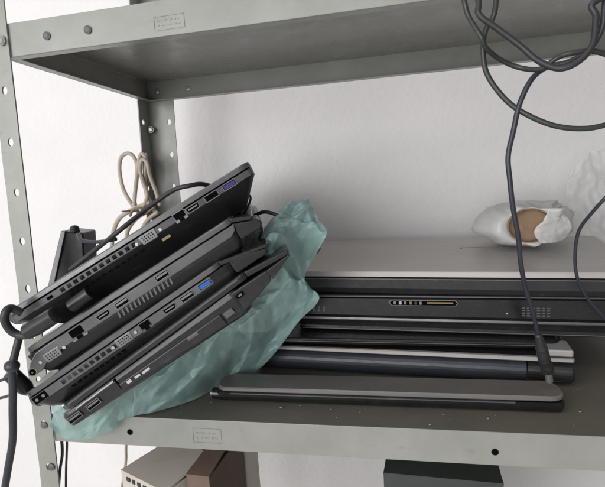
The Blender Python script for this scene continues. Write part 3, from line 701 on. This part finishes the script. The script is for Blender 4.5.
o = cable('cable', [(605, 5, YF - .004), (602, 28, YF - .004), (594, 45, YF - .002), (582, 56, YF), (566, 63, YF + .002), (552, 66, YF + .004), (540.6, 70, YF + .004), (529, 82, YF), (519, 106, YF), (513.6, 130, YF), (508.5, 157, YF), (509.3, 179, YF), (513.6, 204, YF + .002), (518, 239, YF + .01), (521, 262, YF + .02), (526, 287, YF + .035), (532, 312, YF + .05), (538, 336, YF + .065)],
          0.0025, 'rubber_b', 'long blue-black charger cable hanging down past the roll to a round plug tip', start=.03); o['group'] = G
pa, pb, pc, pd = at_y(538, 334, .033), at_y(545, 362, .048), at_y(548, 371, .052), at_y(549.5, 381, .056)
b = MB(); b.tube([pa, pa.lerp(pb, .5), pb], 0.005, 14, 0, 8, rad=lambda t: 0.0030 + 0.0030 * min(1, t * 1.5) + (0.0006 if int(t * 18) % 2 and t < .6 else 0))
pl = b.build('plug_grip', 'rubber', o, smooth=True)
b = MB(); b.tube([pb, pc], 0.0062, 14, 0, 4); b.build('plug_collar', 'char', o)
b = MB(); dd = (pd - pc); b.cyl(pc, dd, 0.0036, dd.length, 18); q = b.build('plug_tip', 'zinc', o)
b = MB(); b.cyl(pd, dd, 0.0022, 0.0003, 14); b.build('tip_hole', 'hole', q)
o = cable('cable', [(640, 165, .02), (620, 182, .02), (605, 198, .02), (592.7, 212, .03), (579, 231, .045), (574.7, 256, .055), (577, 277.6, .06), (588, 299, .065), (605, 318.6, .07), (625, 335, .068), (645, 352, .055), (665, 372, .05), (700, 392, .06), (730, 396, .09)],
          0.0019, 'rubber_b', 'thin dark cable curving down at the right edge in front of the flat laptop pile')
# cable lying along the top laptop, and its black box
o = cable('cable', [(78, 234, .03), (81, 240, .02), (90, 242, .015), (103, 241.5, .01), (117, 239, .01)], 0.0026, 'rubber_b', 'short blue-black lead coming from the knob on top of the upright black box')
o = cable('cable', [(70, 270, .02), (95, 250, .015), (117, 233, 0), (147, 209, .02), (173, 191, .03), (190, 185.5, .035), (203, 184, .05), (222, 190, .08)], 0.0030, 'rubber', 'black cable running up along the lid of the topmost leaning laptop')
o = cable('cable', [(228, 232, .06), (240, 227, .06), (248, 220, .06), (258, 214, .06), (268, 212.5, .06), (280, 218, .06), (288, 232, .06)], 0.0024, 'rubber', 'black cable arching out to the right between the leaning laptops and the teal bag')
o = cable('cable', [(236, 232, .05), (246, 225, .05), (254, 222.5, .05), (260, 226, .05), (261, 234, .05), (255, 246, .05)], 0.0018, 'rubber', 'small tight black loop of cable beside the raised end of the second leaning laptop')
o = cable('cable', [(238, 226, .03), (241, 208, .03), (244, 197, .03), (248, 194.5, .03), (250.5, 198, .03), (248, 207, .03), (243, 215, .03)], 0.0014, 'char', 'narrow upright loop of thin cable behind the raised end of the topmost laptop')

# upright black box
BX = 0.16
p0 = at_pl(50, 287, PP + DL * BX, DL); p1 = at_pl(62, 231, PP + DL * BX, DL); p2 = at_pl(83, 233, PP + DL * BX, DL); p3 = at_pl(86, 290, PP + DL * BX, DL)
root = empty('power_brick', T(*p0), 'upright black plastic box with a knob on top, behind the leaning laptops', 'power brick')
dv = DL * 0.05
q0, q1, q2, q3 = [p - p0 for p in (p0, p1, p2, p3)]
b = MB(); b.loft([[q0, q1, q2, q3], [q0 + dv, q1 + dv, q2 + dv, q3 + dv]]); b.build('case', 'black', root, bevel=0.002)
b = MB(); sx = Vector((0.0052, 0, 0)); fy = -DL * 0.0012; o5 = -DL * .0001
b.loft([[q0 - sx * .6 + fy, q1 - sx * .2 + fy, q1 + sx + fy, q0 + sx + fy], [q0 - sx * .6 + dv, q1 - sx * .2 + dv, q1 + sx + o5, q0 + sx + o5]]); b.build('side_panel', 'grey', root, bevel=0.0006)
b = MB(); k = q1.lerp(q2, .62); b.cyl(k, (0, 0, 1), 0.0058, 0.004, 20); b.ball(k + Vector((0, 0, .005)), 0.0056, (1, 1, .7)); b.build('knob', 'char', root, smooth=True)

# cables, plugs and knob at the lower left end of the stack
o = cable('cable', [(60, 316, -.105), (45, 326, -.105), (32, 334, -.105), (20, 335.5, -.105), (10, 330, -.108), (5, 320, -.11), (6, 311, -.11), (12, 309, -.105), (22, 312, -.10)], 0.0042, 'rubber', 'thick black cable bent round the low end of the topmost laptop with a moulded sleeve')
b = MB(); A, B = at_y(27, 332, -.108), at_y(56, 314, -.108); b.tube([A, A.lerp(B, .1), A.lerp(B, .5), A.lerp(B, .9), B], .008, 16, 0, 6, rad=lambda t: 0.0070 * min(1, 0.55 + 4 * min(t, 1 - t))); b.build('cable_sleeve', 'black', o, smooth=True)
A, B = at_pl(70, 307, PP - DL * .004, DL), at_pl(90, 292, PP - DL * .004, DL)
b = MB(); b.tube([A, A.lerp(B, .1), A.lerp(B, .5), A.lerp(B, .9), B], .008, 16, 0, 6, rad=lambda t: 0.0062 * min(1, 0.6 + 4 * min(t, 1 - t)))
tag(b.build('ferrite_bead', 'black', smooth=True), 'fat black ferrite cylinder wedged between the two uppermost leaning laptops', 'ferrite bead')
o = cable('cable', [(12, 366, -.105), (13, 385, -.10), (13, 410, -.095), (12, 440, -.09), (8, 470, -.088), (3, 500, -.085)], 0.0040, 'rubber_b', 'thick blue-black cable hanging down at far left from a round ball end')
b = MB(); b.ball(at_y(12, 366, -.108), 0.0060, (1.15, 1, .95), 24); b.build('ball_end', 'rubber_b', o, smooth=True)
b = MB(); A = at_y(19, 338, -.09); B = at_y(13, 362, -.095); b.tube([A, A.lerp(B, .5), B], .0034, 14, 0, 6); b.build('cable_stub', 'rubber', o, smooth=True)
A = at_y(9, 372, -.085); B = at_y(30, 392, -.075)
b = MB(); b.tube([A, A.lerp(B, .15), A.lerp(B, .5), B], .012, 18, 0, 6, rad=lambda t: 0.0075 * min(1, 0.6 + 3 * min(t, 1 - t)))
tag(b.build('cable_plug', 'black', smooth=True), 'black moulded plug poking out under the rounded end of the second leaning laptop', 'plug')
cable('cable', [(-20, 384, -.09), (0, 380, -.09), (10, 376, -.09), (18, 373, -.085)], 0.0016, 'rubber', 'thin black lead entering from the left just below the round ball end')
cable('cable', [(-20, 402, -.08), (0, 398, -.08), (12, 394, -.08), (22, 388, -.075)], 0.0016, 'rubber', 'thin black lead entering from the left below the moulded plug')
cable('cable', [(60, 425, .01), (61.5, 440, .012), (62, 455, .012), (60, 470, .012), (58, 500, .012)], 0.0020, 'rubber', 'thin dark cable hanging under the shelf beside the left post, left one of two')
cable('cable', [(64, 425, .012), (66.5, 440, .014), (66.5, 455, .014), (66, 470, .014), (66, 500, .014)], 0.0016, 'char', 'thin dark cable hanging under the shelf beside the left post, right one of two')
cable('cable', [(128, 425, .10), (126.5, 445, .10), (126, 460, .10), (124, 475, .10), (119, 505, .10)], 0.0022, 'beige', 'pale beige cable hanging under the shelf by the beige carton')

# beige cable bundle by the rear post
Yb = 0.265
root = empty('cable_bundle', T(*at_y(137, 208, Yb)), 'beige cable in long loops tied in the middle, hanging beside the rear post', 'cable bundle')
iv = root.matrix_world.inverted()
def bun(pts, r=0.0032, nm='cable_loop', m='beige'):
    b = MB(); b.tube([iv @ at_y(*p) for p in pts], r, 12, 0, 8); return b.build(nm, m, root, smooth=True)
bun([(140, 214, Yb), (131, 203, Yb), (123, 188, Yb), (119.5, 170, Yb), (121, 158, Yb), (127, 153.5, Yb), (133, 156, Yb), (137, 166, Yb), (136.5, 182, Yb), (134.5, 198, Yb), (136, 210, Yb)])
bun([(134, 212, Yb - .008), (135, 195, Yb - .008), (137, 175, Yb - .008), (139.5, 158, Yb - .008), (142.5, 154, Yb - .008), (146, 160, Yb - .008), (145, 176, Yb - .008), (146, 192, Yb - .008), (152, 205, Yb - .008), (156, 214, Yb - .008)])
bun([(142, 210, Yb - .014), (147, 196, Yb - .014), (143, 182, Yb - .014), (140, 170, Yb - .014), (142, 160, Yb - .014), (147, 163, Yb - .014), (150, 176, Yb - .014), (156, 192, Yb - .014), (160, 206, Yb - .014)])
bun([(150, 202, Yb - .012), (141, 206, Yb - .012), (128, 212, Yb - .012), (119, 219, Yb - .012), (114, 230, Yb - .012), (112, 245, Yb - .012), (114, 262, Yb - .012)], 0.0036)
bun([(154, 206, Yb - .018), (146, 212, Yb - .018), (136, 219, Yb - .018), (128, 230, Yb - .018), (126, 246, Yb - .018)], 0.0034)
bun([(158, 212, Yb - .02), (150, 218, Yb - .02), (143, 228, Yb - .02), (140, 245, Yb - .02)], 0.0034)
bun([(130, 216, Yb - .02), (133, 210, Yb - .024), (139, 208, Yb - .026), (144, 211, Yb - .024), (143, 215, Yb - .02)], 0.0022, 'cable_tie', 'card')
bun([(122, 211.5, Yb - .02), (128, 211, Yb - .022), (134, 211, Yb - .024)], 0.0012, 'cable_tie', 'ink')

# ------------------------------------------------------------------ things under the shelf
def carton(name, P0, ang, w, d, h, m, label, flap=False):
    root = empty(name, T(*P0) @ Matrix.Rotation(ang, 4, 'Z'), label, 'box')
    b = MB(); t = 0.003
    b.box(0, w, 0, t, 0, h); b.box(0, w, d - t, d, 0, h); b.box(0, t, t, d - t, 0, h); b.box(w - t, w, t, d - t, 0, h); b.box(t, w - t, t, d - t, 0, t)
    b.build('carton_body', m, root, bevel=0.0008)
    b = MB(); b.add([(0, 0, h), (w, 0, h), (w * .97, d * .48, h + 0.006), (w * .03, d * .48, h + 0.004)], [(0, 1, 2, 3)])
    b.add([(0, d, h), (w, d, h), (w * .97, d * .50, h + 0.012), (w * .03, d * .50, h + 0.009)], [(3, 2, 1, 0)])
    o = b.build('top_flaps', m, root); s = o.modifiers.new('t', 'SOLIDIFY'); s.thickness = 0.002
    return root
q = at_z(121, 471, -0.095); q2 = at_z(163, 446, -0.095); ang = math.atan2(-(q2 - q).x, (q2 - q).y)
c1 = carton('carton', (q.x, q.y, -0.4255), ang, 0.085, 0.16, 0.3305, 'carton', 'open beige carton with dark printing, standing under the shelf at lower left')
b = MB()
for k in range(7): b.box(0.012 + 0.011 * k, 0.019 + 0.011 * k + random.uniform(-.002, .002), -0.0012, -0.0002, 0.322, 0.327)
for k in range(5): b.box(0.020 + 0.012 * k, 0.028 + 0.012 * k, -0.0012, -0.0002, 0.308, 0.311)
b.build('printing', 'ink', c1)
q = at_z(186, 475, -0.085)
c2 = carton('carton', (q.x, q.y, -0.4255), R_(-4), 0.030, 0.10, 0.340, 'browncard', 'narrow dark brown box standing next to the beige carton under the shelf')
q = at_y(383, 466, 0.06)
c3 = carton('carton', (q.x, 0.06, -0.4255), R_(-3), 0.13, 0.14, q.z + 0.4255 - 0.010, 'green', 'dull green box whose top shows just below the shelf lip')
